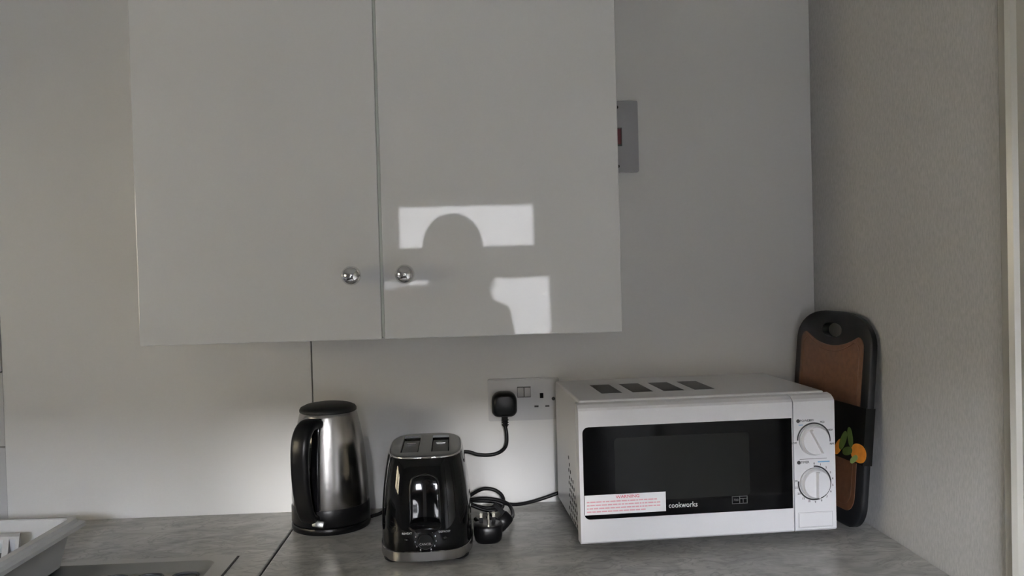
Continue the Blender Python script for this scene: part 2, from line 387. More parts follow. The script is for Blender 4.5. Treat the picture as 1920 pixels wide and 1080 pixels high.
# sink: flat rim with a recessed draining tray and raised ribs
sk = thing('sink', 'stainless steel inset sink with ribbed draining tray', 'sink', (0, 0, CT))
rim = obj('rim', prism(bmesh.new(), rrect(*SK, .012), -.003, .0012, 'xy'), 'steel_sink', sk)
BW = (-.92, -.52, -.51, -.30)     # bowl opening
cut(rim, [prism(bmesh.new(), rrect(*SR, .022), -.1, .1, 'xy'), prism(bmesh.new(), rrect(*BW, .05), -.1, .1, 'xy')])
def tray(rect, depth, r0, r1, z1=.0012, ins=.012):
    b = bmesh.new(); rings = []
    for k, (i_, z) in enumerate(((0, z1), (.002, z1-.0015), (ins*.6, -depth*.55), (ins, -depth*.92), (ins+.006, -depth))):
        rings.append([(x, y, z) for x, y in rrect(rect[0]+i_, rect[1]-i_, rect[2]+i_, rect[3]-i_, max(.004, r0-i_*.3))])
    loft(b, rings, caps=False); vs = list(b.verts)[-len(rings[0]):]; b.faces.new(vs); bmesh.ops.recalc_face_normals(b, faces=b.faces[:])
    bmesh.ops.reverse_faces(b, faces=b.faces[:]); return b
obj('draining_tray', tray(SR, .014, .022, .02), 'steel_sink', sk, smooth=35)
obj('bowl', tray(BW, .15, .05, .04), 'steel_sink', sk, smooth=35)
for i in range(7):
    cx = .062-i*.058
    r = bmesh.new(); pts = [(cx-.020, -.47, -.0125), (cx-.020, -.36, -.0122)]
    pts += [(cx-.020*math.cos(PI*k/8), -.314+.0115*math.sin(PI*k/8), -.0118) for k in range(9)]
    pts += [(cx+.020, -.36, -.0122), (cx+.020, -.47, -.0125)]
    tube(r, pts, .0022, 6); obj('rib', r, 'carrier', sk, smooth=60)
sl = bmesh.new(); box(sl, SK[1]-.0015, SK[1]+.0018, SK[2]+.02, SK[3]-.004, -.002, .0014); obj('sealant_line', sl, 'dark', sk)

# dish drainer: flared tray with a stepped rim, inner tray and plate fins
dd = thing('dish_drainer', 'white plastic dish drainer standing on the sink beside the worktop', 'dish drainer', (-.122, -.252, CT), R(-1.5))
DZ = .078
def ring(x0, x1, y0, y1, z, r): return [(x, y, z) for x, y in rrect(x0, x1, y0, y1, r, 6)]
b = bmesh.new()
secs = [ring(-.36+i, 0-i, -.42+i, 0-i, z, .012) for i, z in ((.030, .002), (.020, .050), (.012, .060), (.006, .062), (.0, .063), (.0, .069), (.008, .072), (.010, DZ), (.020, DZ+.001))]
loft(b, secs, caps=False)
obj('tray_wall', b, 'rack_grey', dd, smooth=35)
b = bmesh.new(); secs = [ring(-.36+i, 0-i, -.42+i, 0-i, z, .012) for i, z in ((.020, DZ+.001), (.022, DZ-.001), (.036, .012))]
loft(b, secs, caps=False); b.faces.new(list(b.verts)[-len(secs[0]):]); bmesh.ops.recalc_face_normals(b, faces=b.faces[:]); bmesh.ops.reverse_faces(b, faces=b.faces[:])
obj('inner_tray', b, 'rack', dd)
cad = bmesh.new(); prism(cad, [(-.180, .012), (-.180, .022), (-.098, .074), (-.086, .076), (-.080, .072), (-.074, .012)], -.30, -.066)
for v in cad.verts: v.co = Vector((v.co.y, v.co.x, v.co.z))
bmesh.ops.recalc_face_normals(cad, faces=cad.faces[:])
co = obj('cutlery_caddy', cad, 'rack', dd)
cut(co, [bx(-.077-.0195*k-.005, -.077-.0195*k+.005, -.172, -.103, .013, .2) for k in range(10)])
for v in co.data.vertices: v.co.x += (-.086-v.co.y)*.45
slot_shade = bmesh.new(); prism(slot_shade, [(-.171, .0125), (-.171, .014), (-.104, .050), (-.104, .0125)], -.28, -.0705)  # dark fill under the slots, its colour stands in for shade inside
for v in slot_shade.verts: v.co = Vector((v.co.y, v.co.x, v.co.z)); v.co.x += (-.086-v.co.y)*.45
bmesh.ops.recalc_face_normals(slot_shade, faces=slot_shade.faces[:]); obj('slot_shade_fill', slot_shade, 'vent', dd)

# ------------------------------------------------------------------ wall cabinet
ZC = 1.2688; CW = .7973; CD = .3158
wc = thing('wall_cabinet', 'white high gloss double door cabinet hung on the wall', 'cabinet', (0, 0, ZC))
b = bmesh.new(); T = .016; H = .72
box(b, 0, T, -CD+.02, -.001, .001, H); box(b, CW-T, CW, -CD+.02, -.001, .001, H); box(b, T, CW-T, -CD+.02, -.001, .001, .018); box(b, T, CW-T, -CD+.02, -.001, H-.018, H)
box(b, T, CW-T, -.008, -.001, .018, H-.018); box(b, T, CW-T, -CD+.05, -.008, .34, .356); obj('carcass', b, 'upvc', wc)
mid = .3975
for x0, x1, s, ang in ((.0005, mid-.0025, -1, .0), (mid+.0025, CW-.0005, 1, .0)):
    d = obj('door', bx(x0, x1, -CD, -CD+.018, 0, H, bev=.0018, seg=3), 'gloss', wc)
    kx = .3507 if s < 0 else .4375
    k = bmesh.new(); lathe(k, [(.0, .0), (.008, 0), (.008, .003), (.0055, .006), (.0055, .012), (.010, .0135), (.0145, .017), (.0162, .0215), (.0155, .026), (.0125, .0305), (.008, .0335), (.0035, .035), (0, .0353)], 40, caps=False)
    obj('knob', k, 'chrome', d, (kx, -CD, 1.3755-ZC), (R(90), 0, 0), 60)['label'] = 'round chrome knob'
    e = bmesh.new(); box(e, (x1-.0012) if s < 0 else x0-.0002, (x1+.0002) if s < 0 else x0+.0012, -CD+.0022, -CD+.017, .002, H-.002); obj('edge_strip', e, 'gloss_edge', d)
obj('gap_seal', bx(mid-.002, mid+.002, -CD+.0035, -CD+.019, .004, H-.01), 'gloss_edge', wc)

# ------------------------------------------------------------------ double socket and cooker switch
ds = thing('double_socket', 'white double wall socket with one plug in it', 'socket', (.5717, 0, 1.0703))
PW, PH = .146, .086
pl = obj('plate', prism(bmesh.new(), rrect(0, PW, 0, PH, .004), -.009, 0), 'socket_white', ds)
bv = bmesh.new(); bv.from_mesh(pl.data); bmesh.ops.bevel(bv, geom=[e for e in bv.edges if all(abs(v.co.y+.009) < 1e-5 for v in e.verts)], offset=.0025, segments=2, affect='EDGES'); bv.to_mesh(pl.data); bv.free()
for ox in (.0365, .1095):
    o = 1
    for dx, dz, w, h, nm in ((0, .050, .0036, .0085, 'earth_hole'), (-.0111, .0283, .0070, .0036, 'pin_hole'), (.0111, .0283, .0070, .0036, 'pin_hole')):
        obj(nm, bx(ox+dx-w, ox+dx+w, -.0096, -.0085, dz-h*(.6), dz+h*.6), 'dark', ds) if nm == 'earth_hole' else obj(nm, bx(ox+dx-w*.6, ox+dx+w*.6, -.0094, -.0085, dz-h*.5, dz+h*.5), 'vent', ds)
for sx in (.0665, .0805):
    s = bmesh.new(); prism(s, [(-.0112, .049), (-.0148, .068), (-.008, .068), (-.008, .049)], sx-.006, sx+.006, 'xz')
    for v in s.verts: v.co = Vector((v.co.y, v.co.x, v.co.z))
    bmesh.ops.recalc_face_normals(s, faces=s.faces[:]); obj('rocker', s, 'socket_white', ds)
    obj('rocker_recess', bx(sx-.0068, sx+.0068, -.0095, -.0086, .0475, .0695), 'vent', ds)
for sx in (.0125, PW-.0125):
    s = bmesh.new(); lathe(s, [(.0, 0), (.0036, 0), (.0036, .0012), (0, .0016)], 16, caps=False); obj('screw', s, 'dark', ds, (sx, -.0088, .043), (R(90), 0, 0))
cs = thing('cooker_switch', 'tall grey cooker switch plate with red rocker beside the wall cabinet', 'switch', (.8929-.086, 0, 1.572))
obj('plate', prism(bmesh.new(), rrect(0, .086, 0, .1445, .003), -.009, 0), 'isolator', cs)
s = bmesh.new(); box(s, .028, .0505, -.0145, -.008, .056, .0875, .0015); obj('rocker', s, 'red', cs)
s = bmesh.new(); box(s, .026, .0525, -.0098, -.0085, .053, .0905); obj('rocker_recess', s, 'vent', cs)
for z in (.012, .132):
    s = bmesh.new(); lathe(s, [(0, 0), (.0034, 0), (.0034, .0012), (0, .0016)], 14, caps=False); obj('screw', s, 'dark', cs, (.043, -.0088, z), (R(90), 0, 0))

# ------------------------------------------------------------------ plugs and cords
def plug_body(bm, w=.05, l=.049, t=.032, sq=.5):
    """UK plug: pin face at z=0, back at z=t, cord side at -y"""
    secs = []
    for z, k in ((0, .93), (.002, 1.0), (t*.55, 1.0), (t*.85, .93), (t*.97, .80), (t, .68)):
        pts = []
        for x, y in rrect(-w/2, w/2, -l/2, l/2, [.014, .014, .019, .019], 6): pts.append((x*k, y*k, z))
        secs.append(pts)
    return loft(bm, secs)
def plug_pins(parent, mtx):
    for dx, dy, w, d, L_ in ((0, .012, .004, .008, .0225), (-.0111, -.010, .0062, .004, .0175), (.0111, -.010, .0062, .004, .0175)):
        p = bmesh.new(); box(p, dx-w/2, dx+w/2, dy-d/2, dy+d/2, -L_, .001, .0008, 1); bmesh.ops.transform(p, matrix=mtx, verts=p.verts[:]); obj('pin', p, 'brass', parent)
        if dy < 0:
            p = bmesh.new(); box(p, dx-w/2-.0003, dx+w/2+.0003, dy-d/2-.0003, dy+d/2+.0003, -L_*.5, .001); bmesh.ops.transform(p, matrix=mtx, verts=p.verts[:]); obj('pin_sleeve', p, 'black_soft', parent)
CR = .0036
# cord of the kettle, plugged in
k1 = thing('plugged_cord', 'black plug in the double socket with its cord running behind the toaster', 'cord', (.604, -.012, 1.108))
m1 = Matrix.Translation((0, 0, 0)) @ Matrix.Rotation(R(90), 4, 'X')      # back of plug towards -y
b = bmesh.new(); plug_body(b, .051, .050, .036); bmesh.ops.transform(b, matrix=Matrix.Rotation(R(90), 4, 'X'), verts=b.verts[:]); obj('plug', b, 'black', k1, smooth=50)
b = bmesh.new(); tube(b, [(0, -.014, -.022), (.0005, -.014, -.032), (.001, -.014, -.046)], [.0068, .0058, .0046], 12); obj('strain_relief', b, 'black_soft', k1, smooth=50)
for z in (-.032, -.037, -.042):
    b = bmesh.new(); tube(b, [(.0008+.0062*math.cos(2*PI*k/14), -.014+.0062*math.sin(2*PI*k/14), z) for k in range(14)], .0011, 6, closed=True); obj('relief_ring', b, 'black_soft', k1)
P = [(.6045, -.026, 1.066), (.607, -.030, 1.045), (.6045, -.038, 1.026), (.592, -.046, 1.0155), (.572, -.050, 1.0115), (.548, -.052, 1.0135), (.525, -.052, 1.020), (.49, -.05, 1.015), (.45, -.045, .98), (.41, -.045, .945), (.378, -.055, .922), (.356, -.066, .909), (.3372, -.0765, .9055)]
b = bmesh.new(); tube(b, [Vector(p)-k1.location for p in P], CR, 10, 6); obj('cord', b, 'rubber', k1, smooth=60)
# bundled cord of the microwave with its plug lying behind
k2 = thing('bundled_cord', 'black cord from the microwave tied in loops against the wall', 'cord', (.56, -.05, CT))
def rel(pts, t): return [Vector(p)-t.location for p in pts]
P = [(.735, -.026, .934), (.715, -.022, .925), (.69, -.022, .9165), (.655, -.026, .908), (.622, -.034, .9055), (.595, -.040, .911), (.565, -.046, .918), (.535, -.05, .921), (.519, -.05, .922)]
b = bmesh.new(); tube(b, rel(P, k2), CR, 10, 6); obj('cord', b, 'rubber', k2, smooth=60)
def loop(pts): 
    b = bmesh.new(); tube(b, rel(pts, k2), CR, 10, 6); obj('cord_loop', b, 'rubber', k2, smooth=60)
loop([(.518, -.052, .922), (.535, -.056, .936), (.556, -.060, .9465), (.577, -.062, .945), (.592, -.060, .934), (.596, -.058, .920), (.588, -.056, .911), (.565, -.056, .907), (.545, -.057, .911), (.526, -.055, .919), (.516, -.054, .923)])
loop([(.517, -.060, .924), (.535, -.066, .928), (.56, -.070, .930), (.585, -.074, .927), (.604, -.082, .921), (.611, -.100, .914), (.611, -.125, .910), (.606, -.150, .912), (.598, -.172, .914)])
loop([(.520, -.060, .920), (.542, -.064, .912), (.564, -.066, .905), (.588, -.064, .9065), (.594, -.060, .914), (.575, -.058, .9205), (.54, -.056, .9225)])
b = bmesh.new()
for k in range(3): tube(b, rel([(.520+.004*k+.001*math.cos(2*PI*i/16), -.055+.011*math.cos(2*PI*i/16), .9215+.0095*math.sin(2*PI*i/16)) for i in range(16)], k2), .002, 6, closed=True)
obj('tie', b, 'black_soft', k2)
b = bmesh.new(); tube(b, rel([(.519, -.058, .928), (.508, -.062, .938), (.503, -.064, .944)], k2), .0018, 6); obj('tie_end', b, 'black_soft', k2)
b = bmesh.new(); tube(b, rel([(.519, -.060, .916), (.509, -.066, .922), (.503, -.070, .920)], k2), .0018, 6); obj('tie_end', b, 'black_soft', k2)
mt = Matrix.Translation(Vector((.5835, -.196, .9285))-k2.location) @ Vector((-.62, .10, .60)).to_track_quat('-Z', 'Y').to_matrix().to_4x4()
b = bmesh.new(); plug_body(b, .036, .036, .022); bmesh.ops.transform(b, matrix=mt, verts=b.verts[:]); obj('plug', b, 'black', k2, smooth=50)
for dx, dy, w, d, L_ in ((0, .012, .005, .008, .024), (-.0111, -.010, .0064, .005, .019), (.0111, -.010, .0064, .005, .019)):
    p = bmesh.new(); box(p, dx-w/2, dx+w/2, dy-d/2, dy+d/2, -L_, .001, .0008, 1); bmesh.ops.transform(p, matrix=mt, verts=p.verts[:]); obj('pin', p, 'black_soft', k2)
# loose plug lying pins up
k3 = thing('loose_plug', 'loose black plug lying pins up on the worktop between toaster and microwave', 'plug', (.5625, -.242, CT), R(4))
mf = Matrix.Translation((0, 0, .032)) @ Matrix.Rotation(PI, 4, 'Y') @ Matrix.Rotation(PI, 4, 'Z')
b = bmesh.new(); plug_body(b, .050, .046, .031); bmesh.ops.transform(b, matrix=mf, verts=b.verts[:]); obj('plug', b, 'black', k3, smooth=50)
plug_pins(k3, mf)
P = [(-.004, .022, .016), (.0, .040, .014), (.006, .06, .010), (.004, .085, .005), (-.008, .105, .0045), (-.014, .125, .0045)]
b = bmesh.new(); tube(b, P, [.0062, .005, CR, CR, CR], 10, 5); obj('cord', b, 'rubber', k3, smooth=60)

# ------------------------------------------------------------------ kettle
KX, KY = .2655, -.106
kt = thing('kettle', 'brushed steel and black electric kettle beside the toaster', 'kettle', (KX, KY, CT))
b = bmesh.new(); lathe(b, [(0, 0), (.066, 0), (.0725, .002), (.0738, .006), (.0738, .011), (.0725, .0135), (0, .0135)], 64, caps=False); obj('power_base', b, 'black', kt, smooth=40)
b = bmesh.new(); lathe(b, [(0, .0145), (.071, .0145), (.0735, .018), (.0733, .045), (.0722, .0475), (0, .0475)], 64, caps=False); obj('lower_band', b, 'black', kt, smooth=40)
b = bmesh.new(); lathe(b, [(.0, .0475), (.0715, .0475), (.0722, .060), (.0712, .090), (.0685, .125), (.0645, .160), (.0595, .190), (.0545, .213), (.0525, .2195), (.051, .221), (0, .221)], 64, caps=False); obj('steel_body', b, 'steel', kt, smooth=40)
b = bmesh.new(); lathe(b, [(0, .2205), (.0535, .2205), (.0535, .2245), (.051, .2285), (.042, .2325), (.025, .2355), (0, .2365)], 64, caps=False); obj('lid', b, 'black_soft', kt, smooth=50)
az = math.atan2(-.95, -.31); hd = Vector((math.cos(az), math.sin(az), 0)); hs = Vector((-hd.y, hd.x, 0))
def hpt(r, z): return hd*r+Vector((0, 0, z))
def strap(path, w, t, m, name):
    """flat rounded strap following a path in the handle plane; w across, t in-plane thickness (lists)"""
    P = catmull([hpt(r, z) for r, z in path], 6); n = len(P); b = bmesh.new(); secs = []
    for i, p in enumerate(P):
        d = (P[min(i+1, n-1)]-P[max(i-1, 0)]).normalized(); nrm = d.cross(hs).normalized(); f = i/(n-1)
        ww = w[0]+(w[1]-w[0])*f if isinstance(w, tuple) else w; tt = t[0]+(t[1]-t[0])*f if isinstance(t, tuple) else t
        secs.append([p+hs*x+nrm*y for x, y in sup(ww/2, tt/2, 3, 16)])
    loft(b, secs); return obj(name, b, m, kt, smooth=50)
strap([(.052, .203), (.070, .2065), (.088, .202), (.102, .188), (.109, .166), (.1105, .135), (.108, .100), (.101, .068), (.092, .046), (.082, .036), (.070, .034)], (.036, .030), (.020, .017), 'black', 'handle')
strap([(.0555, .214), (.0615, .190), (.0672, .155), (.0712, .115), (.0732, .080), (.0738, .048)], (.030, .034), .008, 'black_gloss', 'water_gauge')
sp = bmesh.new()
for s_ in (1,):
    d2 = -hd; s2 = hs; A = [d2*.049+s2*.018+Vector((0, 0, .219)), d2*.049-s2*.018+Vector((0, 0, .219)), d2*.072+Vector((0, 0, .221)), d2*.055+Vector((0, 0, .180)), d2*.045+Vector((0, 0, .2195))]
    vs = [sp.verts.new(a) for a in A]
    for q in ((0, 2, 3), (2, 1, 3), (0, 4, 2), (4, 1, 2), (0, 3, 4), (4, 3, 1)): sp.faces.new([vs[i] for i in q])
bmesh.ops.recalc_face_normals(sp, faces=sp.faces[:]); obj('spout', sp, 'steel', kt)
sd = math.atan2(-.99, -.12); sv = Vector((math.cos(sd), math.sin(sd), 0))
b = bmesh.new(); box(b, -.011, .011, -.012, .004, -.006, .006, .003); obj('switch_lever', b, 'steel_dull', kt, sv*.0745+Vector((0, 0, .0245)), (R(-18), R(10), sd+PI/2), 40)['label'] = 'clear grey switch lever'

# ------------------------------------------------------------------ toaster
TX, TYc = .4565, -.222
ts = thing('toaster', 'gloss black two-slice toaster with steel top and steel base band', 'toaster', (TX, TYc, CT), R(1.5))
def tsec(a, bb, z, p=3.6): return [(x, y, z) for x, y in sup(a, bb, p, 72)]
def tshape(z):
    """half width / half length of the body at height z"""
    t = max(0., min(1., (z-.024)/.144)); k = t**2.4
    return .0775-.013*k, .128-.024*k
body = obj('body', loft(bmesh.new(), [tsec(.072, .122, .014), tsec(.0765, .127, .022)]+[tsec(*tshape(.024+.144*i/14), .024+.144*i/14) for i in range(15)]+[tsec(.0625, .102, .1705)]), 'black_gloss', ts, smooth=40)
cut(body, [bx(sx-.0165, sx+.0165, -.074, .074, .05, .3) for sx in (-.026, .026)])
for p in body.data.polygons: p.use_smooth = True
body.data.set_sharp_from_angle(angle=R(40))
band = loft(bmesh.new(), [tsec(.0775, .1275, .0065), tsec(.0787, .1290, .008), tsec(.0787, .1292, .0225), tsec(.0770, .1275, .024)])
obj('base_band', band, 'steel', ts, smooth=40)
obj('underside', loft(bmesh.new(), [tsec(.070, .118, .004), tsec(.076, .126, .0068)]), 'black_soft', ts, smooth=40)
for sx, sy in ((-1, -1), (1, -1), (-1, 1), (1, 1)):
    b = bmesh.new(); loft(b, [[(sx*.050+x, sy*.090+y, z) for x, y in sup(a, a2, 3, 20)] for z, a, a2 in ((0, .014, .014), (.005, .020, .020), (.008, .021, .021))]); obj('foot', b, 'black_soft', ts, smooth=40)
plate = obj('top_plate', loft(bmesh.new(), [tsec(.0605, .100, .1695), tsec(.0605, .100, .172), tsec(.0595, .0985, .1732), tsec(.057, .096, .1738)]), 'steel_dull', ts, smooth=40)
cut(plate, [bx(sx-.0152, sx+.0152, -.070, .072, .1, .3) for sx in (-.026, .026)])
b = bmesh.new(); tube(b, [(x, y, .1705) for x, y in sup(.0622, .1018, 3.6, 72)], .0016, 6, closed=True); obj('top_rim', b, 'chrome', ts, smooth=60)
for sx in (-.026, .026):
    b = bmesh.new(); x0, x1, y0, y1, z0, z1 = sx-.016, sx+.016, -.0735, .0735, .052, .168
    for a in ((x0, x0+.001, y0, y1), (x1-.001, x1, y0, y1), (x0, x1, y0, y0+.001), (x0, x1, y1-.001, y1)): box(b, *a, z0, z1)
    box(b, x0, x1, y0, y1, z0, z0+.001); obj('slot_lining', b, 'chrome', ts)
    b = bmesh.new(); box(b, sx-.0135, sx+.0135, -.066, .040, .1700, .1712); box(b, sx-.0135, sx+.0135, .0395, .0407, .120, .1700); obj('bread_carrier', b, 'carrier', ts)
    b = bmesh.new(); box(b, sx-.008, sx+.008, .006, .011, .1712, .1735); obj('carrier_tab', b, 'chrome', ts)
    for k in range(4):
        for s_ in (-1, 1):
            b = bmesh.new(); y = -.055+k*.034; tube(b, [(sx+s_*.0135, y, .06), (sx+s_*.0135, y, .155), (sx+s_*.0148, y, .164)], .0009, 6); obj('guide_wire', b, 'chrome', ts)
def fy_(z, x=0):
    """y of the toaster's front surface at height z, offset x"""
    a, l = tshape(z); return -l*(1-min(.98, abs(x)/a)**3.6)**(1/3.6)
# lever track: arched raised frame with a dark slot
b = bmesh.new(); pts = [(-.024, fy_(.064, .024)-.001, .064), (-.024, fy_(.10, .024)-.001, .100), (-.023, fy_(.125, .023)-.001, .128)]
pts += [(-.021*math.cos(PI*k/10), fy_(.135, .015)-.0015, .136+.010*math.sin(PI*k/10)) for k in range(11)]
pts += [(.023, fy_(.125, .023)-.001, .128), (.024, fy_(.10, .024)-.001, .100), (.024, fy_(.064, .024)-.001, .064)]
tube(b, pts, .0022, 8); obj('lever_arch', b, 'black_gloss', ts, smooth=60)
b = bmesh.new()
for i in range(12):
    z0, z1 = .066+.0055*i, .066+.0055*(i+1)
    vs = [b.verts.new(p) for p in ((-.0028, fy_(z0)-.0004, z0), (.0028, fy_(z0)-.0004, z0), (.0028, fy_(z1)-.0004, z1), (-.0028, fy_(z1)-.0004, z1))]; b.faces.new(vs)
bmesh.ops.solidify(b, geom=b.faces[:], thickness=.0006); obj('lever_slot', b, 'dark', ts)
b = bmesh.new(); secs = []
for i in range(9):
    f = i/8; y = fy_(.07)+.003-.026*f; w = .020+.007*math.sin(PI*min(1, f*1.05))*1.0 if f < .95 else .019
    w = (.012+.014*math.sin(PI*.5*min(1, f*2.2)))*(1 if f < .8 else (1-.35*(f-.8)/.2)); h = .0085*(1-.55*f)
    secs.append([(x, y, .0715-.008*f*f+z) for x, z in sup(w, h, 2.6, 24)])
loft(b, secs); obj('lever', b, 'black_gloss', ts, smooth=50)
# dial and indicator buttons
dzv = .0415; dy = fy_(dzv)
b = bmesh.new(); lathe(b, [(0, 0), (.0142, 0), (.0142, .003), (.013, .0065), (.012, .009), (0, .0095)], 36, caps=False); dl = obj('dial', b, 'black', ts, (0, dy+.0005, dzv), (R(90), 0, 0), 40)
text('dial_text', 'CANCEL', .0052, 'ink_white', dl, (0, -.0035, .0096), (0, 0, 0))
b = bmesh.new()
for k in range(12):
    a = R(-60+k*300/11); rr = .0172; x, z = rr*math.cos(a), rr*math.sin(a)
    if dzv+z < .026: continue
    box(b, x-.0008, x+.0008, -.0006, .0006, z-.0011, z+.0011)
for v in b.verts: v.co.y += fy_(max(.026, dzv+v.co.z), v.co.x)-.0006
for v in b.verts: v.co.z += dzv
mk = obj('dial_marks', b, 'ink_white', ts); mk['kind'] = 'stuff'
for sx, s_ in ((-.030, 'REHEAT'), (.031, 'DEFROST')):
    b = bmesh.new(); lathe(b, [(0, 0), (.0042, 0), (.0042, .002), (.003, .0036), (0, .004)], 20, caps=False); obj('button', b, 'black_gloss', ts, (sx, fy_(.043, sx)+.0003, .043), (R(90), 0, 0), 50)
    text('button_text', s_, .0046, 'ink_white', ts, (sx, fy_(.054, sx+.006)-.0018, .054), (R(90), 0, R(4 if sx > 0 else -4)))
b = bmesh.new(); loft(b, [[(-.002+x, .126+y, z) for x, y in sup(.010, .004, 3, 16)] for z in (.05, .07)]); obj('cord_entry', b, 'black_soft', ts)

# ------------------------------------------------------------------ microwave
MYAW = R(3.2)
mw = thing('microwave', 'white microwave oven with black glass door and two dials', 'microwave', (.7153, -.339, CT), MYAW)
MWW, MB, MT, MTOP, MD = .4425, .020, .2455, .2550, .286
b = bmesh.new(); box(b, .006, MWW-.006, .024, MD, MB+.002, MTOP, bev=.004, seg=3); obj('casing', b, 'white_paint', mw)
for fx0 in (.05, MWW-.06):
    for fy0 in (.11, MD-.04):
        b = bmesh.new(); lathe(b, [(0, 0), (.011, 0), (.0125, .004), (.0125, MB+.004), (0, MB+.004)], 20, caps=False); obj('foot', b, 'black_soft', mw, (fx0, fy0, 0), smooth=40)
DX = .3685
def front_piece(x0, x1, bl):
    b = bmesh.new(); secs = []
    # profile in y-z, swept along x: chamfered top lip
    prof = [(.026, MB), (.003, MB), (.0, MB+.003), (.0, MT-.004), (.0035, MT), (.012, MT+.0045), (.026, MTOP-.003)]
    for x in (x0, x0+.0006, x1-.0006, x1):
        ins = .0006 if x in (x0, x1) else 0
        secs.append([(x, y+(ins if y < .01 else 0), z) for y, z in prof])
    return loft(b, secs)
door = obj('door', front_piece(0, DX-.0008, 0), 'white_plastic', mw)
panel = obj('control_panel', front_piece(DX+.0008, MWW, 0), 'white_plastic', mw)
cut(door, [prism(bmesh.new(), rrect(.0065, DX-.0025, .0605, .2145, [.010, .0005, .0005, .010]), -.02, .0025)])
obj('glass', prism(bmesh.new(), rrect(.0067, DX-.0027, .0607, .2143, [.010, .0005, .0005, .010]), .0004, .0025), 'glass_black', door)
obj('window', prism(bmesh.new(), rrect(.0595, .291, .0875, .1945, .006), -.0001, .0008), 'oven_window', door)
obj('warning_sticker', bx(.0075, .1448, -.0004, .0006, .0683, .1010), 'sticker', door)
FR = (R(90), 0, 0)
text('sticker_heading', 'WARNING', .0072, 'ink_red', door, (.080, -.0006, .0963), FR, sx=1.15)
random.seed(3); b = bmesh.new()
for li, (z, x1) in enumerate(((.0897, .135), (.0843, .140), (.0789, .136), (.0735, .110))):
    x = .011
    while x < x1-.004:
        w = random.choice((.003, .0045, .006, .0075, .009)); w = min(w, x1-x); box(b, x, x+w, -.00055, -.0003, z-.0011, z+.0011); x += w+.0013
obj('sticker_lines', b, 'ink_pink', door)
text('logo', 'cookworks', .0125, 'ink_white', door, (.1495, .0001, .0768), FR, align='LEFT', depth=.0003, sx=.88)
b = bmesh.new(); frame(b, lambda bm, a, bb, d0, d1, c, d: box(bm, a, bb, d0, d1, c, d), .259, .286, .0735, .0865, [(.260, .272, .0745, .0855), (.273, .285, .0825, .0855), (.273, .278, .0745, .0815), (.279, .285, .0745, .0815)], -.0001, .0003); obj('rating_icon', b, 'ink_dim', door)
text('rating_text', '700', .006, 'ink_dim', door, (.266, .0001, .080), FR)
# dials
for dz, ptr, a0, a1 in ((.1755, 118, -8, 180), (.1020, 90, -188, 92)):
    cx = .4045
    b = bmesh.new(); lathe(b, [(0, 0), (.0262, 0), (.0262, .0035), (.0250, .0045), (0, .0045)], 56, caps=False); sk_ = obj('dial_skirt', b, 'switch_grey', panel, (cx, .0004, dz), FR, 40)
    b = bmesh.new(); lathe(b, [(0, 0), (.0240, 0), (.0238, .006), (.0225, .0085), (0, .0090)], 56, caps=False)
    a = R(ptr); dirv = Vector((math.cos(a), math.sin(a), 0)); nn = Vector((-dirv.y, dirv.x, 0))
    vs = [b.verts.new(dirv*s*.0215+nn*t*.0028+Vector((0, 0, zz))) for zz, t_ in ((.007, 1), (.0165, .55)) for s, t in ((-1, -t_), (1, -t_), (1, t_), (-1, t_))]
    for q in ((4, 5, 6, 7), (0, 1, 5, 4), (1, 2, 6, 5), (2, 3, 7, 6), (3, 0, 4, 7)): b.faces.new([vs[i] for i in q])
    obj('dial', b, 'white_plastic', panel, (cx, -.003, dz), FR, 30)
    b = bmesh.new(); arc_band(b, cx, dz, .0272, .0298, a0, a1, -.0003, .0004); obj('dial_scale', b, 'ink', panel)
    if dz > .15:
        for ang, s_, sz in ((182, 'LOW', .0048), (95, 'MED', .0048), (62, 'MED', .0048), (28, 'HIGH', .0048), (-14, 'MAX', .0048)):
            text('dial_mark', s_, sz, 'ink', panel, (cx+.0335*math.cos(R(ang))+(-.001 if ang > 150 else 0), -.0002, dz+.0335*math.sin(R(ang))+(-.003 if ang > 150 else 0)), FR, sx=.8)
    else:
        for i, s_ in enumerate(('0', '1', '2', '3', '4', '5', '6', '7', '8', '9', '10', '15', '20', '25', '30')):
            ang = R(90-i*278/14); text('dial_mark', s_, .0052, 'ink', panel, (cx+.0328*math.cos(ang), -.0002, dz+.0328*math.sin(ang)), FR)
for z, s_ in ((.2085, 'POWER'), (.1378, 'TIMER')):
    b = bmesh.new(); lathe(b, [(0, 0), (.0032, 0), (.0032, .0006), (0, .0006)], 18, caps=False); obj('heading_dot', b, 'ink', panel, (.3775, .0003, z), FR)
    text('heading', s_, .0056, 'ink', panel, (.3805, -.0002, z), FR, align='LEFT')
obj('blue_mark', bx(.411, .432, -.0002, .0004, .1366, .1386), 'ink_blue', panel)
obj('blue_mark', bx(.3785, .386, -.0002, .0004, .2010, .2022), 'ink_blue', panel)
obj('divider_line', bx(.379, .427, -.0002, .0004, .1429, .1436), 'ink_dim', panel)
b = bmesh.new(); frame(b, fx, .3745, .4355, .026, .0525, [(.3752, .4348, .0267, .0518)], -.0001, .0005); obj('button_outline', b, 'switch_grey', panel)
obj('door_release', bx(.3755, .4345, -.0012, .002, .027, .0515, bev=.001, seg=1), 'white_plastic', panel)
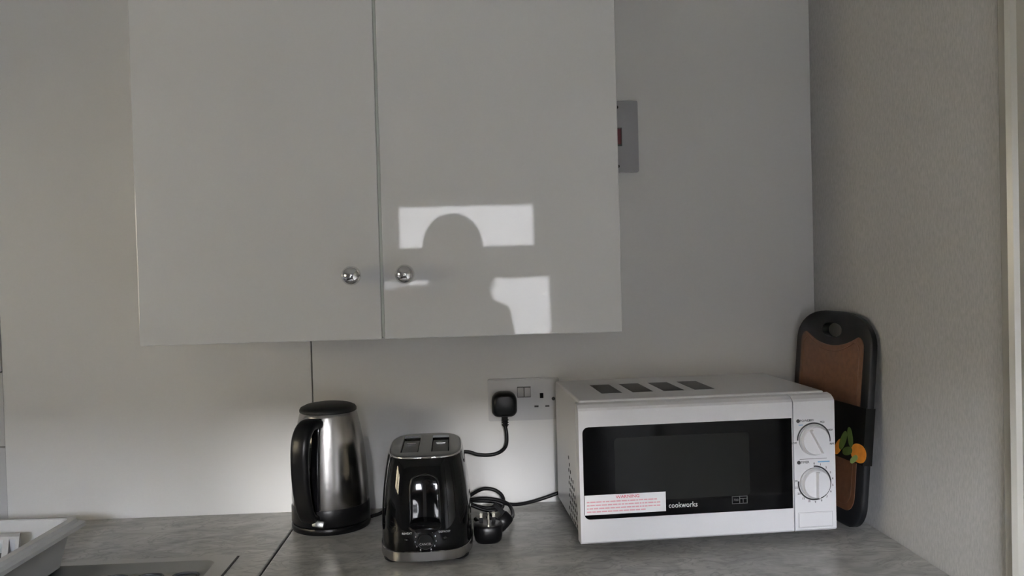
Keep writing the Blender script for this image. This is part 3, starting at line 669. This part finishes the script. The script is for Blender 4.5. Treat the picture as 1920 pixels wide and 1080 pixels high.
# perforated patches on top and holes in the side
for k in range(4):
    x0 = .060+k*.0565; b = bmesh.new(); box(b, x0, x0+.037, .095, .205, MTOP-.001, MTOP+.0003); obj('vent', b, 'vent', mw)
b = bmesh.new()
for r_ in range(11):
    n_ = 2+r_
    for c_ in range(6):
        y = .050+c_*.017+(r_ % 2)*.0085; z = .030+r_*.0115
        if z > .035+ (y-.045)*1.15: continue
        lathe(b, [(0, .0), (.0036, 0), (.0036, .0006), (0, .0006)], 8, caps=False)
        for v in list(b.verts)[-(8*2+2):]:
            co = v.co.copy(); v.co = Vector((.0062-co.z, y+co.x, z+co.y))
bmesh.ops.recalc_face_normals(b, faces=b.faces[:]); vh = obj('side_holes', b, 'dark', mw); vh['kind'] = 'stuff'

# ------------------------------------------------------------------ chopping board leaning on the right wall
BB = Vector((1.2065, -.160, CT+.0022))
cb = thing('chopping_board', 'brown chopping board with black rim leaning in the corner beside the microwave', 'chopping board', BB)
ew = Vector((-.115, .993, 0)).normalized()      # along the bottom edge, to the back
en0 = Vector((ew.y, -ew.x, 0)); en0 = en0 if en0.x > 0 else -en0   # horizontal normal to the right wall
lean = R(5.0); eu = Vector((0, 0, 1))*math.cos(lean)+en0*math.sin(lean); en = -(en0*math.cos(lean)-Vector((0, 0, 1))*math.sin(lean))   # en: face normal, towards the camera side
cb.matrix_world = Matrix(((-ew.x, eu.x, en.x, BB.x), (-ew.y, eu.y, en.y, BB.y), (-ew.z, eu.z, en.z, BB.z), (0, 0, 0, 1)))   # local x: to the front, y: up the board, z: out of the face
BWd, BH = .131, .383
outl = []
for i in range(25):
    t = PI*i/24; outl.append((BWd*math.cos(t)*1.0 if True else 0, 0))
def board_outline(ins=0., top=True):
    w = BWd-ins; r = .045-ins*.6; pts = []
    for cx, cy, a in ((-w+r, ins+r, 180), (w-r, ins+r, 270)):
        for k in range(9): t = R(a+90*k/8); pts.append((cx+r*math.cos(t), cy+r*math.sin(t)))
    h0 = BH-.070
    for k in range(25):
        t = PI*k/24; c, s = math.cos(t), math.sin(t)
        pts.append((w*math.copysign(abs(c)**(2/2.6), c), h0+(.070-ins)*abs(s)**(2/2.6)))
    return pts
b = bmesh.new(); secs = []
for z, i_ in ((.0, .003), (.0025, 0), (.0115, 0), (.014, .0025)): secs.append([(x, y, z) for x, y in board_outline(i_)])
loft(b, secs); rimo = obj('rim', b, 'board_black', cb, smooth=45)
hole = prism(bmesh.new(), [(x, y+BH-.036) for x, y in sup(.034, .0135, 2.4, 32)], -.05, .05, 'xy'); cut(rimo, [hole])
for p in rimo.data.polygons: p.use_smooth = True
rimo.data.set_sharp_from_angle(angle=R(45))
def panel_outline(ins):
    w = BWd-.0225-ins; r = .028; pts = []
    for cx, cy, a in ((-w+r, .028+ins+r, 180), (w-r, .028+ins+r, 270)):
        for k in range(9): t = R(a+90*k/8); pts.append((cx+r*math.cos(t), cy+r*math.sin(t)))
    yt = BH-.044-ins; rr = .018
    for k in range(7): t = R(0+90*k/6); pts.append((w-rr+rr*math.cos(t), yt-rr+rr*math.sin(t)))
    for k in range(1, 12): x = w-rr-(2*(w-rr))*k/12; pts.append((x, yt-.021*(1-(x/(w-rr))**2)))
    for k in range(7): t = R(90+90*k/6); pts.append((-w+rr+rr*math.cos(t), yt-rr+rr*math.sin(t)))
    return pts
b = bmesh.new(); loft(b, [[(x, y, z) for x, y in panel_outline(i_)] for z, i_ in ((.010, 0), (.0150, 0), (.0154, .0008))]); obj('wood_panel', b, 'wood', cb)
b = bmesh.new(); loft(b, [[(x, y, z) for x, y in panel_outline(i_)] for z, i_ in ((.0153, .009), (.0160, .0100), (.0153, .0125))], caps=False); obj('juice_groove', b, 'wood', cb)
b = bmesh.new(); n0 = bmesh.new(); n0.free()
box(b, -BWd-.0012, BWd+.0007, .118, .218, .0163, .0168); box(b, BWd+.0002, BWd+.0007, .118, .218, -.0005, .0170); box(b, -BWd-.0012, -BWd-.0003, .118, .218, -.0005, .0170); obj('card_sleeve', b, 'sleeve', cb)
def blob(name, cx, cy, rx, ry, rot, m, z=.0172, p=2.2):
    pts = [(cx+x*math.cos(rot)-y*math.sin(rot), cy+x*math.sin(rot)+y*math.cos(rot)) for x, y in sup(rx, ry, p, 24)]
    obj(name, prism(bmesh.new(), pts, z-.0004, z, 'xy'), m, cb)
blob('printed_fruit', .1165, .137, .0235, .0165, 0, 'orange')
blob('printed_leaf', .066, .150, .020, .0085, 1.1, 'leaf')
blob('printed_leaf', .088, .160, .018, .008, 1.9, 'leaf', .0174)
blob('printed_leaf', .052, .136, .018, .0095, .9, 'orange', .0170)
blob('printed_leaf', .082, .134, .016, .0075, .3, 'leaf', .0175)
blob('printed_leaf', .104, .124, .013, .0055, .6, 'leaf_light', .0175)

# ------------------------------------------------------------------ photographer, mirrored in the gloss door
def skin_body(name, joints, edges, m, parent=None, sub=2, root=0):
    me = bpy.data.meshes.new(name); ks = list(joints); idx = {k: i for i, k in enumerate(ks)}
    me.from_pydata([joints[k][0] for k in ks], [(idx[a], idx[b_]) for a, b_ in edges], [])
    o = bpy.data.objects.new(name, me); C.objects.link(o); md = o.modifiers.new('skin', 'SKIN'); md.use_smooth_shade = True
    sv_ = me.skin_vertices[0].data
    for k in ks: sv_[idx[k]].radius = joints[k][1] if isinstance(joints[k][1], tuple) else (joints[k][1],)*2
    for k in ks: sv_[idx[k]].use_root = (idx[k] == root)
    s2 = o.modifiers.new('sub', 'SUBSURF'); s2.levels = sub; s2.render_levels = sub
    dg = bpy.context.evaluated_depsgraph_get(); dg.update(); nm = bpy.data.meshes.new_from_object(o.evaluated_get(dg)); o.modifiers.clear(); o.data = nm; bpy.data.meshes.remove(me); nm.name = name
    nm.materials.clear(); nm.materials.append(M[m])
    for p in nm.polygons: p.use_smooth = True
    if parent: o.parent = parent
    return o
PX, PY = .465, -1.90
pe = thing('person', 'person in dark clothes holding a camera up, seen mirrored in the cabinet door', 'person', (PX, PY, 0))
J = {'pelvis': ((0, -.02, .82), (.155, .11)), 'waist': ((0, -.02, .97), (.135, .10)), 'chest': ((0, -.015, 1.13), (.16, .115)), 'up': ((-.01, -.02, 1.255), (.15, .09)), 'neck': ((.005, -.005, 1.30), .052), 'head0': ((.01, .02, 1.375), (.068, .078)), 'head1': ((.01, .025, 1.46), (.078, .088)), 'head2': ((.01, .015, 1.53), (.055, .06)),
     'rs': ((.165, -.02, 1.215), .062), 're': ((.205, .035, .985), .046), 'rf': ((.150, .085, 1.17), .036), 'rw': ((.125, .100, 1.275), .028), 'rh': ((.115, .108, 1.325), (.034, .026)),
     'ls': ((-.165, -.02, 1.265), .085), 'le': ((-.32, .06, 1.215), .070), 'lf': ((-.10, .12, 1.20), .042), 'lw': ((.02, .145, 1.26), .028), 'lh': ((.045, .15, 1.305), (.034, .026)),
     'rhip': ((.09, -.02, .76), .095), 'rk': ((.10, .0, .44), .062), 'ra': ((.105, -.03, .08), .042), 'rt': ((.115, .10, .04), (.042, .032)),
     'lhip': ((-.09, -.02, .76), .095), 'lk': ((-.10, .0, .44), .062), 'la': ((-.105, -.03, .08), .042), 'lt': ((-.115, .10, .04), (.042, .032))}
E_ = [('pelvis', 'waist'), ('waist', 'chest'), ('chest', 'up'), ('up', 'neck'), ('neck', 'head0'), ('head0', 'head1'), ('head1', 'head2'), ('up', 'rs'), ('rs', 're'), ('re', 'rf'), ('rf', 'rw'), ('rw', 'rh'), ('up', 'ls'), ('ls', 'le'), ('le', 'lf'), ('lf', 'lw'), ('lw', 'lh'),
      ('pelvis', 'rhip'), ('rhip', 'rk'), ('rk', 'ra'), ('ra', 'rt'), ('pelvis', 'lhip'), ('lhip', 'lk'), ('lk', 'la'), ('la', 'lt')]
# fingers closing on the camera
for side, h, dirx in (('r', Vector((.115, .108, 1.325)), -1), ('l', Vector((.045, .15, 1.305)), 1)):
    for k in range(4):
        a = h+Vector((.0 if side == 'r' else -.02+.014*k, .012 if side == 'r' else .0, -.012+.016*k if side == 'r' else .012))
        if side == 'r': q = [a, a+Vector((-.010, .034, .004)), a+Vector((-.034, .046, .004)), a+Vector((-.050-.003*(k in (1, 2)), .040, .004))]
        else: q = [a, a+Vector((.004, .026, .018)), a+Vector((.008, .030, .040)), a+Vector((.010, .022, .052+.004*(k in (1, 2))))]
        prev = side+'h'
        for i, pnt in enumerate(q[1:]):
            nm = f'{side}{k}{i}'; J[nm] = (tuple(pnt), .0095-.001*i); E_.append((prev, nm)); prev = nm
    th = [h+Vector((-.010*(1 if side == 'r' else -1), -.014, .014)), h+Vector((-.030*(1 if side == 'r' else -1), -.016, .030))]; prev = side+'h'
    for i, pnt in enumerate(th): nm = f'{side}t{i}'; J[nm] = (tuple(pnt), .011-.001*i); E_.append((prev, nm)); prev = nm
bd = skin_body('body', J, E_, 'cloth', pe)
bd.data.materials.append(M['skin'])
for p in bd.data.polygons:
    c = p.center
    if c.z > 1.285 and p.area < 1: p.material_index = 1
    if c.z > 1.255 and c.y > .085: p.material_index = 1
# face features
for s in (-1, 1):
    b = bmesh.new(); bmesh.ops.create_uvsphere(b, u_segments=14, v_segments=10, radius=.0125); obj('eye', b, 'sticker', pe, (.01+s*.031, .098, 1.452), smooth=80)
    b = bmesh.new(); bmesh.ops.create_uvsphere(b, u_segments=14, v_segments=10, radius=1); 
    for v in b.verts: v.co = Vector((v.co.x*.010, v.co.y*.020, v.co.z*.030))
    obj('ear', b, 'skin', pe, (.01+s*.088, .015, 1.445), smooth=80)
b = bmesh.new(); vs = [b.verts.new(p) for p in ((.010, .112, 1.455), (-.006, .108, 1.408), (.026, .108, 1.408), (.010, .130, 1.412))]
for q in ((0, 1, 3), (0, 3, 2), (1, 2, 3), (0, 2, 1)): b.faces.new([vs[i] for i in q])
bmesh.ops.recalc_face_normals(b, faces=b.faces[:]); obj('nose', b, 'skin', pe)
b = bmesh.new(); box(b, -.014, .034, .098, .106, 1.382, 1.390, .003); obj('mouth', b, 'ink_red', pe)
hb_ = bmesh.new(); bmesh.ops.create_uvsphere(hb_, u_segments=28, v_segments=18, radius=1)
for v in hb_.verts:
    x, y, z = v.co; v.co = Vector((.01+x*.106, -.012+y*.108, 1.480+z*(.108 if z > 0 else .21)))
    if y > .35 and z < .35: v.co.y = -.012+.045
hr = obj('hair', hb_, 'hair', pe, smooth=80)
ph = thing('photo_camera', 'black camera held up in front of the person mirrored in the door', 'camera', (.552, -1.765, 1.37))
b = bmesh.new(); box(b, -.065, .065, -.035, .020, -.048, .040, .008); obj('camera_body', b, 'black_soft', ph, smooth=50)
b = bmesh.new(); prism(b, [(-.028, .038), (.028, .038), (.020, .062), (-.020, .062)], -.03, .018); obj('prism_hump', b, 'black_soft', ph)
b = bmesh.new(); lathe(b, [(.034, 0), (.034, .020), (.030, .022), (.030, .034), (.026, .034), (.022, .020), (0, .020)], 32, caps=False); obj('lens', b, 'black', ph, (0, .018, -.004), (R(-90), 0, 0), 40)
